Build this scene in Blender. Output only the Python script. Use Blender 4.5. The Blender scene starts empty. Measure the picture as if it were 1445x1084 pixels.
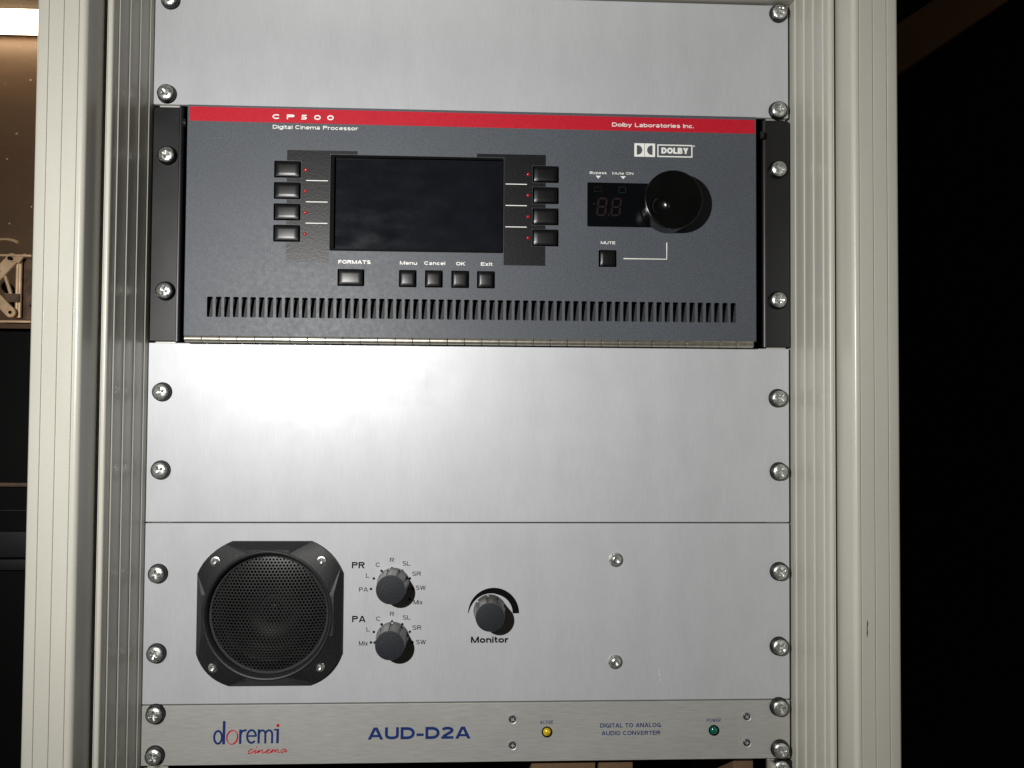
import bpy, bmesh, math, random
from mathutils import Matrix, Vector
from mathutils.geometry import tessellate_polygon
random.seed(7)
S = 0.001                      # everything below is written in millimetres
scene = bpy.context.scene
col = scene.collection

# ------------------------------------------------------------------ camera
cam_d = bpy.data.cameras.new('camera')
cam = bpy.data.objects.new('camera', cam_d); col.objects.link(cam)
cam_d.sensor_width = 36; cam_d.lens = 1080.0/1445.0*36
cam_d.clip_start = 0.01; cam_d.clip_end = 50
right = Vector((0.999144, -0.04081, 0.0068)); down = Vector((0.007843, 0.025451, -0.999645)); fwd = Vector((0.040622, 0.998843, 0.025749))
M = Matrix((( right.x, -down.x, -fwd.x), (right.y, -down.y, -fwd.y), (right.z, -down.z, -fwd.z))).to_4x4()
M.translation = Vector((4.13, -577.16, 267.22))*S
cam.matrix_world = M
scene.camera = cam
# ------------------------------------------------------------------ world: an almost dark room
w = bpy.data.worlds.new('World'); scene.world = w; w.use_nodes = True
w.node_tree.nodes['Background'].inputs[0].default_value = (1.0, 0.86, 0.70, 1)
w.node_tree.nodes['Background'].inputs[1].default_value = 0.016
# ------------------------------------------------------------------ the hand-held lamp left of the camera
ld = bpy.data.lights.new('hand_lamp', 'SPOT'); lo = bpy.data.objects.new('hand_lamp', ld); col.objects.link(lo)
LP = Vector((-247, -610, 368)); lo.location = LP*S
lo.rotation_euler = (Vector((150, 0, 240))-LP).to_track_quat('-Z', 'Y').to_euler()
ld.energy = 21.5; ld.color = (1.0, 0.985, 0.95); ld.shadow_soft_size = 0.004
ld.spot_size = math.radians(146); ld.spot_blend = 1.0
scene.view_settings.view_transform = 'Standard'; scene.view_settings.look = 'None'
scene.view_settings.exposure = 0; scene.view_settings.gamma = 1
scene.render.engine = 'CYCLES'
scene.cycles.max_bounces = 8

# ------------------------------------------------------------------ materials
def mat(name, color, rough=0.5, metal=0.0, noise=None, bump=None, mottle=None, spec=0.5, coat=0.0, aniso=None,
        emit=None, rnoise=None, speck=None, bow=None):
    """noise=(scale xyz, amount) fine colour grain; mottle=(scale, amount) broad; bump=(scale xyz, strength, distance mm)"""
    m = bpy.data.materials.new(name); m.use_nodes = True
    nt = m.node_tree; N = nt.nodes; L = nt.links; b = N['Principled BSDF']
    b.inputs['Base Color'].default_value = (*color, 1); b.inputs['Roughness'].default_value = rough
    b.inputs['Metallic'].default_value = metal; b.inputs['Specular IOR Level'].default_value = spec
    b.inputs['Coat Weight'].default_value = coat; b.inputs['Coat Roughness'].default_value = 0.12
    tc = N.new('ShaderNodeTexCoord')
    def tex(scale, detail=2.0):
        mp = N.new('ShaderNodeMapping'); mp.inputs['Scale'].default_value = scale if not isinstance(scale, (int, float)) else (scale,)*3
        L.new(tc.outputs['Object'], mp.inputs['Vector'])
        t = N.new('ShaderNodeTexNoise'); t.inputs['Scale'].default_value = 1; t.inputs['Detail'].default_value = detail
        L.new(mp.outputs[0], t.inputs['Vector']); return t.outputs['Fac']
    def rng(src, lo_, hi_, a=0.3, z=0.7):
        r = N.new('ShaderNodeMapRange'); r.inputs[1].default_value = a; r.inputs[2].default_value = z
        r.inputs[3].default_value = lo_; r.inputs[4].default_value = hi_; L.new(src, r.inputs[0]); return r.outputs[0]
    fac = None
    def mul(a, c):
        if a is None: return c
        q = N.new('ShaderNodeMath'); q.operation = 'MULTIPLY'; L.new(a, q.inputs[0]); L.new(c, q.inputs[1]); return q.outputs[0]
    if noise: fac = mul(fac, rng(tex(noise[0]), 1-noise[1], 1+noise[1]))
    if mottle: fac = mul(fac, rng(tex(mottle[0], 4), 1-mottle[1], 1+mottle[1]))
    if speck: fac = mul(fac, rng(tex(speck[0], 1), 1, speck[1], 0.66, 0.74))
    if fac is not None:
        v = N.new('ShaderNodeVectorMath'); v.operation = 'SCALE'; v.inputs[0].default_value = color
        L.new(fac, v.inputs['Scale']); L.new(v.outputs[0], b.inputs['Base Color'])
    if rnoise: L.new(rng(tex(rnoise[0], 4), rnoise[1], rnoise[2]), b.inputs['Roughness'])
    if bow:
        b2 = N.new('ShaderNodeBump'); b2.inputs['Strength'].default_value = 1; b2.inputs['Distance'].default_value = bow[1]*S
        L.new(tex(bow[0], 1.0), b2.inputs['Height']); L.new(b2.outputs[0], b.inputs['Normal'])
    if bump:
        bp = N.new('ShaderNodeBump'); bp.inputs['Strength'].default_value = bump[1]; bp.inputs['Distance'].default_value = bump[2]*S
        L.new(tex(bump[0]), bp.inputs['Height']); L.new(bp.outputs[0], b.inputs['Normal'])
        if bow: L.new(b2.outputs[0], bp.inputs['Normal'])
    if aniso:
        b.inputs['Anisotropic'].default_value = aniso[0]; b.inputs['Anisotropic Rotation'].default_value = aniso[1]
        tg = N.new('ShaderNodeTangent'); tg.direction_type = 'RADIAL'; tg.axis = 'Z'; L.new(tg.outputs[0], b.inputs['Tangent'])
    if emit:
        b.inputs['Emission Color'].default_value = (*emit[0], 1); b.inputs['Emission Strength'].default_value = emit[1]
    return m
ALU = mat('brushed_aluminium_vertical', (0.475, 0.488, 0.505), 0.46, 0.17, noise=((1700, 900, 70), 0.045), mottle=((60, 60, 14), 0.03), bump=((1900, 800, 60), 0.15, 0.05), aniso=(0.35, 0.0), rnoise=(40, 0.41, 0.49), bow=((7, 7, 4), 0.9))
ALU_H = mat('brushed_aluminium_horizontal', (0.47, 0.47, 0.445), 0.5, 0.45, noise=((80, 900, 1800), 0.10), mottle=(20, 0.03), bump=((80, 800, 2400), 0.2, 0.05), rnoise=(12, 0.46, 0.54))
DOOR = mat('hammered_grey_blue_paint', (0.074, 0.082, 0.096), 0.46, 0.0, spec=0.36, noise=(900, 0.22), mottle=(12, 0.06), bump=(1100, 0.22, 0.07), rnoise=(300, 0.46, 0.54))
EARM = mat('black_satin_metal', (0.006, 0.006, 0.007), 0.46, 0.0, noise=(500, 0.15), mottle=(30, 0.1), bump=(700, 0.12, 0.04), spec=0.5, rnoise=(40, 0.36, 0.44))
BLACK = mat('black_matt', (0.003, 0.003, 0.003), 0.6, spec=0.05, noise=(200, 0.2))
LABELM = mat('black_textured_label_strip', (0.005, 0.005, 0.006), 0.40, noise=(600, 0.25), bump=(700, 0.6, 0.13), spec=0.32)
RED = mat('red_print', (0.46, 0.012, 0.026), 0.5, spec=0.2, noise=(700, 0.10), bump=(1000, 0.2, 0.06))
WHITE = mat('white_print', (0.80, 0.80, 0.76), 0.5, noise=(900, 0.06))
BLUEP = mat('navy_print', (0.012, 0.030, 0.135), 0.6, spec=0.1, noise=(900, 0.10))
REDP = mat('crimson_print', (0.45, 0.006, 0.022), 0.6, spec=0.1, noise=(900, 0.08))
BLACKP = mat('black_print', (0.004, 0.004, 0.005), 0.6, spec=0.03, noise=(900, 0.10))
KEY = mat('glossy_black_key', (0.0045, 0.0045, 0.005), 0.34, spec=0.42, noise=(400, 0.1), bump=(160, 0.15, 0.05))
SCREEN = mat('dark_display_glass', (0.0068, 0.0080, 0.0110), 0.2, spec=0.25, rnoise=((50, 50, 110), 0.09, 0.20), mottle=(40, 0.25), speck=(900, 1.8))
SMOKE = mat('smoked_window', (0.0022, 0.003, 0.0035), 0.10, spec=0.5, mottle=(30, 0.2))
SEG = mat('unlit_segment', (0.013, 0.005, 0.007), 0.35, noise=(800, 0.2))
SEGG = mat('unlit_green_segment', (0.006, 0.022, 0.016), 0.35, noise=(800, 0.2))
LEDR = mat('red_led_lens', (0.42, 0.012, 0.015), 0.15, coat=0.5, noise=(900, 0.15))
LEDY = mat('yellow_led_lens', (0.62, 0.42, 0.010), 0.12, coat=0.6, mottle=(600, 0.45))
LEDG = mat('green_led_lens', (0.003, 0.115, 0.085), 0.12, coat=0.6, mottle=(600, 0.45))
DIAL = mat('gloss_black_dial', (0.0025, 0.0025, 0.0025), 0.2, spec=0.40, coat=0.1, rnoise=(60, 0.18, 0.28), speck=(900, 2.0))
KNOBTOP = mat('grained_black_knob_cap', (0.011, 0.014, 0.018), 0.6, spec=0.35, noise=(900, 0.25), bump=(900, 0.8, 0.2), speck=(1300, 2.2))
KNOBSIDE = mat('knob_side', (0.085, 0.082, 0.078), 0.30, spec=0.6, noise=(300, 0.15))
ZINC = mat('zinc_plated_steel', (0.62, 0.63, 0.61), 0.34, 0.92, mottle=(420, 0.30), bump=(520, 0.55, 0.35), rnoise=(500, 0.22, 0.46))
ZINCD = mat('screw_recess_steel', (0.36, 0.38, 0.39), 0.34, 1.0, mottle=(500, 0.35), bump=(700, 0.6, 0.3))
BRASSY = mat('nickel_hinge', (0.60, 0.57, 0.48), 0.30, 0.9, mottle=(160, 0.2), bump=(300, 0.3, 0.15))
WASHER = mat('black_plastic_washer', (0.004, 0.004, 0.004), 0.36, spec=0.5, noise=(400, 0.1))
SPK = mat('black_grained_plastic', (0.0125, 0.0125, 0.0135), 0.5, spec=0.42, noise=(800, 0.3), bump=(900, 0.7, 0.15))
RINGM = mat('smooth_black_ring', (0.006, 0.006, 0.007), 0.28, spec=0.6, noise=(300, 0.1))
GRILLE = mat('black_lacquered_mesh', (0.026, 0.027, 0.027), 0.26, 0.2, spec=0.6, mottle=(60, 0.2))
CONE = mat('speaker_cone', (0.0035, 0.0035, 0.004), 0.5, spec=0.15, noise=(500, 0.2))
CAPM = mat('dust_cap', (0.012, 0.012, 0.013), 0.12, noise=(300, 0.1))
POST = mat('beige_powder_coat', (0.465, 0.455, 0.40), 0.36, noise=(900, 0.03), mottle=((30, 30, 6), 0.045), bump=(800, 0.45, 0.10), spec=0.5, rnoise=(30, 0.28, 0.38))
RAIL = mat('rail_steel', (0.55, 0.54, 0.48), 0.4, 0.4, mottle=(40, 0.1))
INSIDE = mat('rack_inside_black', (0.003, 0.003, 0.003), 0.7, spec=0.15, mottle=(9, 0.3))
BROWN = mat('brown_painted_board', (0.150, 0.088, 0.050), 0.42, mottle=(10, 0.08), speck=(200, 1.3), bump=(300, 0.2, 0.1), noise=((30, 400, 400), 0.05))
LEDGE = mat('grey_brown_ledge', (0.10, 0.075, 0.055), 0.6, mottle=(10, 0.2))
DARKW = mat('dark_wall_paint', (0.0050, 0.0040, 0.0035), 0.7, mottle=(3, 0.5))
BEAM = mat('dark_brown_timber', (0.42, 0.24, 0.11), 0.7, mottle=(5, 0.3))
TAN = mat('tan_zinc_steel', (0.74, 0.52, 0.32), 0.42, 0.15, mottle=(70, 0.25), bump=(200, 0.3, 0.2))
TAND = mat('worn_tan_plate', (0.20, 0.135, 0.095), 0.4, 0.5, mottle=(90, 0.45))
CARTON = mat('brown_cardboard', (0.12, 0.066, 0.032), 0.8, noise=(300, 0.06), mottle=(25, 0.1))
EQUIP = mat('dark_grey_equipment', (0.012, 0.013, 0.014), 0.45, noise=(300, 0.1), mottle=(10, 0.2))
TUBE = mat('tube_light', (1, 1, 1), 0.5, emit=((1.0, 0.80, 0.52), 9.0))

# ------------------------------------------------------------------ helpers
def link(name, me, m, parent=None, loc=None):
    if m is not None and not me.materials: me.materials.append(m)
    o = bpy.data.objects.new(name, me); col.objects.link(o)
    if parent is not None: o.parent = parent
    if loc is not None: o.location = Vector(loc)*S
    return o
def thing(name, label, cat, loc=(0, 0, 0), group=None):
    o = bpy.data.objects.new(name, None); col.objects.link(o); o.location = Vector(loc)*S
    o.empty_display_size = 0.02
    o['label'] = label; o['category'] = cat
    if group: o['group'] = group
    return o
def finish(bm, name, ang=32):
    bm.normal_update()
    for v in bm.verts: v.co *= S
    me = bpy.data.meshes.new(name); bm.to_mesh(me); bm.free()
    for p in me.polygons: p.use_smooth = True
    me.set_sharp_from_angle(angle=math.radians(ang))
    return me
def inset_convex(pts, d):
    out = []; n = len(pts)
    for i in range(n):
        p0, p1, p2 = Vector(pts[i-1]), Vector(pts[i]), Vector(pts[(i+1) % n])
        a = (p1-p0).normalized(); b = (p2-p1).normalized()
        na = Vector((-a.y, a.x)); nb = Vector((-b.y, b.x))
        k = (na+nb); k = k/(max(0.2, 1+na.dot(nb)))
        out.append(tuple(p1+k*d))
    return out
def area(p): return sum(p[i-1][0]*p[i][1]-p[i][0]*p[i-1][1] for i in range(len(p)))
def plate(bm, outer, yf, yb, holes=(), ch=0.0, hole_ch=0.0, back=True):
    """a sheet in the XZ plane, front at yf (towards the camera, smaller), back at yb, with through holes"""
    outer = [tuple(p) for p in outer]
    if area(outer) < 0: outer = outer[::-1]
    front = inset_convex(outer, ch) if ch else outer
    hs = [list(h) if area(h) < 0 else list(h)[::-1] for h in holes]
    hf = [inset_convex(h, hole_ch) for h in hs] if hole_ch else hs
    loops = [front]+hf
    def addface(vs):
        try: bm.faces.new(vs)
        except ValueError: pass
    vf = [[bm.verts.new((x, yf, z)) for x, z in l] for l in loops]
    flat = [v for l in vf for v in l]
    for t in tessellate_polygon([[Vector((x, z, 0)) for x, z in l] for l in loops]): addface([flat[i] for i in t])
    rings = [outer]+hs
    vb = [[bm.verts.new((x, yb, z)) for x, z in l] for l in rings]
    for i, l in enumerate(vf):
        c = ch if i == 0 else hole_ch
        prev = l
        if c:
            mid = [bm.verts.new((x, yf+c, z)) for x, z in rings[i]]
            for k in range(len(l)): addface((l[k], l[(k+1) % len(l)], mid[(k+1) % len(l)], mid[k]))
            prev = mid
        for k in range(len(l)): addface((prev[k], prev[(k+1) % len(l)], vb[i][(k+1) % len(l)], vb[i][k]))
    if back:
        flat = [v for l in vb for v in l]
        for t in tessellate_polygon([[Vector((x, z, 0)) for x, z in l] for l in rings]): addface([flat[i] for i in t])
    bmesh.ops.recalc_face_normals(bm, faces=bm.faces)
    return bm
def rect(x0, z0, x1, z1, r=0.0, n=4):
    if r <= 0: return [(x0, z0), (x1, z0), (x1, z1), (x0, z1)]
    out = []
    for cx, cz, a0 in ((x0+r, z0+r, 180), (x1-r, z0+r, 270), (x1-r, z1-r, 0), (x0+r, z1-r, 90)):
        for i in range(n+1):
            a = math.radians(a0+90*i/n); out.append((cx+r*math.cos(a), cz+r*math.sin(a)))
    return out
def circ(cx, cz, r, n=32, a0=0): return [(cx+r*math.cos(a0+2*math.pi*i/n), cz+r*math.sin(a0+2*math.pi*i/n)) for i in range(n)]
def box(bm, x0, x1, y0, y1, z0, z1, b=0):
    r = bmesh.ops.create_cube(bm, size=1)
    for v in r['verts']:
        v.co = Vector(((x0+x1)/2+v.co.x*(x1-x0), (y0+y1)/2+v.co.y*(y1-y0), (z0+z1)/2+v.co.z*(z1-z0)))
    if b:
        es = list({e for v in r['verts'] for e in v.link_edges})
        bmesh.ops.bevel(bm, geom=es, offset=b, segments=2, affect='EDGES', profile=0.6)
    return bm
def lathe(bm, prof, n=40, cx=0, cz=0, mod=None):
    """prof: (radius, y) from the front centre outwards and back; axis along Y"""
    rings = []
    for r, y in prof:
        if r < 1e-6: rings.append([bm.verts.new((cx, y, cz))])
        else: rings.append([bm.verts.new((cx+(r+(mod(i/n, r, y) if mod else 0))*math.cos(2*math.pi*i/n), y, cz+(r+(mod(i/n, r, y) if mod else 0))*math.sin(2*math.pi*i/n))) for i in range(n)])
    for a, b in zip(rings, rings[1:]):
        for i in range(n):
            j = (i+1) % n
            if len(a) == 1: bm.faces.new((a[0], b[i], b[j]))
            elif len(b) == 1: bm.faces.new((a[i], a[j], b[0]))
            else: bm.faces.new((a[i], a[j], b[j], b[i]))
    bmesh.ops.recalc_face_normals(bm, faces=bm.faces)
    return bm
def arc(cx, cy, r, a0, a1, n=6): return [(cx+r*math.cos(math.radians(a0+(a1-a0)*i/n)), cy+r*math.sin(math.radians(a0+(a1-a0)*i/n))) for i in range(n+1)]
# ---- flat print, laid just proud of the surface that carries it: a grotesque drawn in strokes
GW = dict(A=.98, B=.86, C=.92, D=.9, E=.76, F=.7, G=.95, I=0, K=.9, L=.7, M=1.06, N=.9, O=1.0, P=.84, R=.88, S=.84, T=.8, U=.88, V=.92, W=1.32, X=.9, Y=.92,
          a=.7, b=.74, c=.68, e=.72, g=.74, i=0, l=0, m=1.12, n=.7, o=.76, p=.74, r=.46, s=.66, t=.44, u=.7, x=.7, y=.7)
GW.update({'0': .78, '2': .78, '5': .78, '-': .46, '.': 0, ' ': .36})
def glyph(c, W, w):
    h = w/2; XH = .74; L = []
    def R(*p, closed=False): L.append(('r', list(p), closed))
    def vs(x, a, b): L.append(('p', [(x-h, a), (x+h, a), (x+h, b), (x-h, b)]))
    def hs(y, a, b, t=None): t = h*0.9 if t is None else t; L.append(('p', [(a, y-t), (b, y-t), (b, y+t), (a, y+t)]))
    def dg(x0, y0, x1, y1, f=1.0): k = h*f*math.sqrt(1+((x1-x0)/(y1-y0))**2); L.append(('p', [(x0-k, y0), (x0+k, y0), (x1+k, y1), (x1-k, y1)]))
    def E(cx, cy, rx, ry, a0=0, a1=360, n=26):
        sq = 0.92          # slightly squared bowls
        pts = []
        m = n if a1-a0 < 360 else n
        for q in range(m+(0 if a1-a0 >= 360 else 1)):
            a = math.radians(a0+(a1-a0)*q/m); ca, sa = math.cos(a), math.sin(a)
            pts.append((cx+rx*math.copysign(abs(ca)**sq, ca), cy+ry*math.copysign(abs(sa)**sq, sa)))
        return pts
    def bowl(cx, cy, rx, ry, a0=0, a1=360): L.append(('r', E(cx, cy, rx, ry, a0, a1), a1-a0 >= 360))
    if c in '0O': bowl(W/2, .5, W/2-h, .5-h)
    elif c == 'C': bowl(W/2, .5, W/2-h, .5-h, 38, 322)
    elif c == 'G': bowl(W/2, .5, W/2-h, .5-h, 40, 345); hs(.42, W*.52, W); vs(W-h, 0, .42)
    elif c == 'D': vs(h, 0, 1); R((h, 1-h), (W*.45, 1-h), *E(W*.45, .5, W*.55-h, .5-h, 88, -88, 18), (W*.45, h), (h, h))
    elif c == 'B':
        vs(h, 0, 1); R((h, 1-h), (W*.55, 1-h), *E(W*.58, .755-h*.25, W*.36-h, .245-h*.75, 88, -88, 12), (W*.55, .52), (h, .52)); R((h, .5), (W*.6, .5), *E(W*.62, .26, W*.38-h, .26-h, 88, -88, 12), (W*.6, h), (h, h))
    elif c in 'PR':
        vs(h, 0, 1); R((h, 1-h), (W*.58, 1-h), *E(W*.6, .72, W*.4-h, .28-h, 88, -88, 12), (W*.58, .44+h), (h, .44+h))
        if c == 'R': dg(W-h*1.1, 0, W*.55, .48)
    elif c == 'E': vs(h, 0, 1); hs(1-h*.9, 0, W); hs(.52, 0, W*.93); hs(h*.9, 0, W)
    elif c == 'F': vs(h, 0, 1); hs(1-h*.9, 0, W); hs(.5, 0, W*.9)
    elif c == 'L': vs(h, 0, 1); hs(h*.9, 0, W)
    elif c in 'Il': vs(W/2, 0, 1)
    elif c == 'i': vs(W/2, 0, XH); vs(W/2, 1-w*.85, 1)
    elif c == '.': vs(W/2, 0, w)
    elif c == '-': hs(.36, 0, W)
    elif c == 'T': vs(W/2, 0, 1); hs(1-h*.9, 0, W)
    elif c == 'K': vs(h, 0, 1); dg(w*.8, .32, W-h*1.3, 1); dg(W-h*1.2, 0, W*.38, .62)
    elif c == 'M': vs(h, 0, 1); vs(W-h, 0, 1); dg(W/2, 0, h*1.1, 1, .85); dg(W/2, 0, W-h*1.1, 1, .85)
    elif c == 'N': vs(h, 0, 1); vs(W-h, 0, 1); dg(W-h*1.1, 0, h*1.1, 1)
    elif c == 'A': dg(h*1.1, 0, W/2-h*.2, 1); dg(W-h*1.1, 0, W/2+h*.2, 1); hs(.29, W*.2, W*.8, h*.8)
    elif c == 'V': dg(W/2-h*.2, 0, h*1.1, 1); dg(W/2+h*.2, 0, W-h*1.1, 1)
    elif c == 'W': dg(W*.28, 0, h*1.05, 1); dg(W*.28, 0, W/2, 1); dg(W*.72, 0, W/2, 1); dg(W*.72, 0, W-h*1.05, 1)
    elif c == 'X': dg(h*1.2, 0, W-h*1.2, 1); dg(W-h*1.2, 0, h*1.2, 1)
    elif c == 'Y': vs(W/2, 0, .42); dg(W/2, .38, h*1.2, 1); dg(W/2, .38, W-h*1.2, 1)
    elif c == 'U': R((h, 1), (h, .4), *E(W/2, .36, W/2-h, .36-h, 184, 356, 16), (W-h, .4), (W-h, 1))
    elif c == 'S': R(*E(W/2, .735, W/2-h*1.15, .265-h, 25, 205, 14), *E(W/2, .265+h*.1, W/2-h, .27-h, 65, -155, 16))
    elif c == '2': R(*E(W/2, .70, W/2-h, .30-h, 165, -30, 14), (W*.3, w*1.15), (h*1.4, h*1.7)); hs(h*.9, 0, W)
    elif c == '5': R((W*.96, 1-h*.9), (W*.19, 1-h*.9), (W*.14, .53), *E(W*.5, .32, W*.5-h, .32-h, 100, -118, 18), (0, h))
    elif c == 'a': R(*E(W*.47, XH*.74, W*.42-h, XH*.26-h*.6, 165, 10, 10), (W*.9-h, XH*.6), (W*.9-h, 0)); bowl(W*.42, XH*.28, W*.42-h, XH*.30-h)
    elif c == 'b': vs(h, 0, 1); bowl(W/2, XH/2, W/2-h, XH/2-h)
    elif c == 'p': vs(h, -.26, XH); bowl(W/2, XH/2, W/2-h, XH/2-h)
    elif c == 'g': bowl(W/2, XH/2, W/2-h, XH/2-h); R((W-h, XH), (W-h, 0), *E(W/2, 0, W/2-h, .26-h, -5, -160, 10))
    elif c == 'c': bowl(W/2, XH/2, W/2-h, XH/2-h, 38, 322)
    elif c == 'o': bowl(W/2, XH/2, W/2-h, XH/2-h)
    elif c == 'e': bowl(W/2, XH/2, W/2-h, XH/2-h, 0, 325); hs(XH/2, h, W-h*.4, h*.75)
    elif c == 'n': vs(h, 0, XH); R((h, XH*.55), *E(W/2, XH*.58, W/2-h, XH*.42-h, 172, 5, 12), (W-h, XH*.5), (W-h, 0))
    elif c == 'm':
        vs(h, 0, XH); q = (W-w)/2
        for k in (0, 1): R((h+k*q, XH*.55), *E(h+k*q+q/2, XH*.62, q/2, XH*.38-h, 172, 5, 10), (h+(k+1)*q, XH*.5), (h+(k+1)*q, 0))
    elif c == 'r': vs(h, 0, XH); R((h, XH*.5), (h*1.6, XH-h*2), (W*.6, XH-h*1.05), (W, XH-h))
    elif c == 'u': R((h, XH), (h, XH*.4), *E(W/2, XH*.4, W/2-h, XH*.4-h, 186, 354, 12), (W-h, XH*.4)); vs(W-h, 0, XH)
    elif c == 's': R(*E(W/2, XH*.735, W/2-h*1.1, XH*.265-h*.8, 25, 205, 12), *E(W/2, XH*.27, W/2-h, XH*.27-h*.8, 65, -155, 14))
    elif c == 't': R((W*.42, .95), (W*.42, h*2.4), (W*.52, h*1.25), (W, h)); hs(XH-h*.9, 0, W)
    elif c == 'x': dg(h*1.2, 0, W-h*1.2, XH); dg(W-h*1.2, 0, h*1.2, XH)
    elif c == 'y': dg(W*.5, 0, h*1.2, XH); dg(W*.24, -.26, W-h*1.2, XH)
    return L
def text(s, x0, z, x1, cap, y, m, parent, w=0.2, gap=0.13, name='lettering'):
    tot = (x1-x0)/cap; n = len(s)
    fixed = sum(gap for _ in range(n-1))+sum(w for c in s if c in 'Iil.')
    k = (tot-fixed)/sum(GW[c] for c in s)
    def f(b):
        x = 0; q = 0
        for c in s:
            W = w if c in 'Iil.' else GW[c]*k
            for kind, pts, *cl in glyph(c, W, w):
                P = [(x0+(x+a)*cap, z+b_*cap) for a, b_ in pts]; yy = y-0.003*(q % 5); q += 1
                if kind == 'r': ribbon(b, P, w*cap, yy, cl[0])
                else: flat(b, P, yy)
            x += W+gap
    bm = bmesh.new(); f(bm)
    bmesh.ops.dissolve_degenerate(bm, dist=1e-5, edges=bm.edges)
    for fc in bm.faces:
        fc.normal_update()
        if fc.normal.y > 0: fc.normal_flip()
    return link(name, finish(bm, name), m, parent)
def ribbon(bm, pts, wd, y, closed=False):
    """a flat stroke of width wd (a number or one per point) through pts"""
    n = len(pts); L = []; R = []
    for i, p in enumerate(pts):
        a = Vector(pts[i-1]) if (i > 0 or closed) else None; b = Vector(pts[(i+1) % n]) if (i < n-1 or closed) else None
        p = Vector(p); d = ((p-a).normalized() if a is not None else Vector((0, 0)))+((b-p).normalized() if b is not None else Vector((0, 0)))
        d.normalize(); nn = Vector((-d.y, d.x)); ww = (wd[i] if isinstance(wd, (list, tuple)) else wd)/2
        L.append(bm.verts.new((p.x+nn.x*ww, y, p.y+nn.y*ww))); R.append(bm.verts.new((p.x-nn.x*ww, y, p.y-nn.y*ww)))
    for i in range(n if closed else n-1):
        j = (i+1) % n; bm.faces.new((L[i], L[j], R[j], R[i]))
    return bm
def flat(bm, pts, y): 
    f = bm.faces.new([bm.verts.new((x, y, z)) for x, z in pts]); return f
def printed(build, m, parent, name):
    bm = bmesh.new(); build(bm)
    for f in bm.faces:
        f.normal_update()
        if f.normal.y > 0: f.normal_flip()
    return link(name, finish(bm, name), m, parent)

# ================================================================== SETTING
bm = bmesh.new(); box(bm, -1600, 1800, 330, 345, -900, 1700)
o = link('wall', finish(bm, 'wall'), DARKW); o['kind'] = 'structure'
# brown board on the left with the tube light on it
t = thing('wall_board', 'brown painted board behind the rack, below the glowing strip light at top left', 'board', (-620, 240, 342))
bm = bmesh.new(); box(bm, -330, 320, 0, 18, 0, 318, 1.0); link('board', finish(bm, 'board'), BROWN, t)
for x, z, r in ((135, 205, 1.2), (148, 262, 1.3), (126, 178, 1.0), (141, 60, 1.2), (152, 128, 1.0), (130, 110, 1.0)):
    bm = bmesh.new(); lathe(bm, [(0, -0.8), (r*0.7, -0.6), (r, 0.0), (r, 1)], 12, x, z); link('nail_head', finish(bm, 'nail'), TAN, t)
bm = bmesh.new()
pp = [(127+14*math.cos(a), -3.0, 88+5*math.sin(a)) for a in [math.radians(20+140*i/10) for i in range(11)]]
for a, b in zip(pp, pp[1:]):
    box(bm, min(a[0], b[0]), max(a[0], b[0]), -3.4, 0.5, min(a[2], b[2])-0.9, max(a[2], b[2])+0.9)
link('staple', finish(bm, 'staple'), TAN, t)
t = thing('strip_light', 'glowing warm white strip light at the top left corner behind the rack', 'lamp', (-620, 225, 660))
bm = bmesh.new()
prof = [(-11, 8)]+[(-11+0, 4)]+arc(0, 0, 11, 200, 340, 8)+[(11, 8)]
vs0 = [bm.verts.new((-320, y, z)) for z, y in [(p[0], p[1]) for p in prof]]; vs1 = [bm.verts.new((300, y, z)) for z, y in [(p[0], p[1]) for p in prof]]
for i in range(len(prof)): bm.faces.new((vs0[i], vs0[(i+1) % len(prof)], vs1[(i+1) % len(prof)], vs1[i]))
bm.faces.new(vs0); bm.faces.new(vs1); bmesh.ops.recalc_face_normals(bm, faces=bm.faces)
link('tube', finish(bm, 'tube'), TUBE, t)
bm = bmesh.new(); box(bm, -325, 305, 9, 15, -10, 12, 1); link('tray', finish(bm, 'tray'), LEDGE, t)
bm = bmesh.new(); box(bm, -950, -300, 236, 330, 680, 760, 2)
o = link('ledge', finish(bm, 'ledge'), LEDGE); o['label'] = 'grey brown ledge just above the glowing strip light'; o['category'] = 'ledge'
# sloping timber at the top right
bm = bmesh.new(); box(bm, -420, 420, -20, 20, -24, 24, 1.5)
o = link('timber', finish(bm, 'timber'), BEAM); o.location = Vector((610, 298, 768))*S; o.rotation_euler = (0, math.radians(-34.5), 0)
o['label'] = 'dark brown sloping timber in the shadows at the top right'; o['category'] = 'beam'

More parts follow.
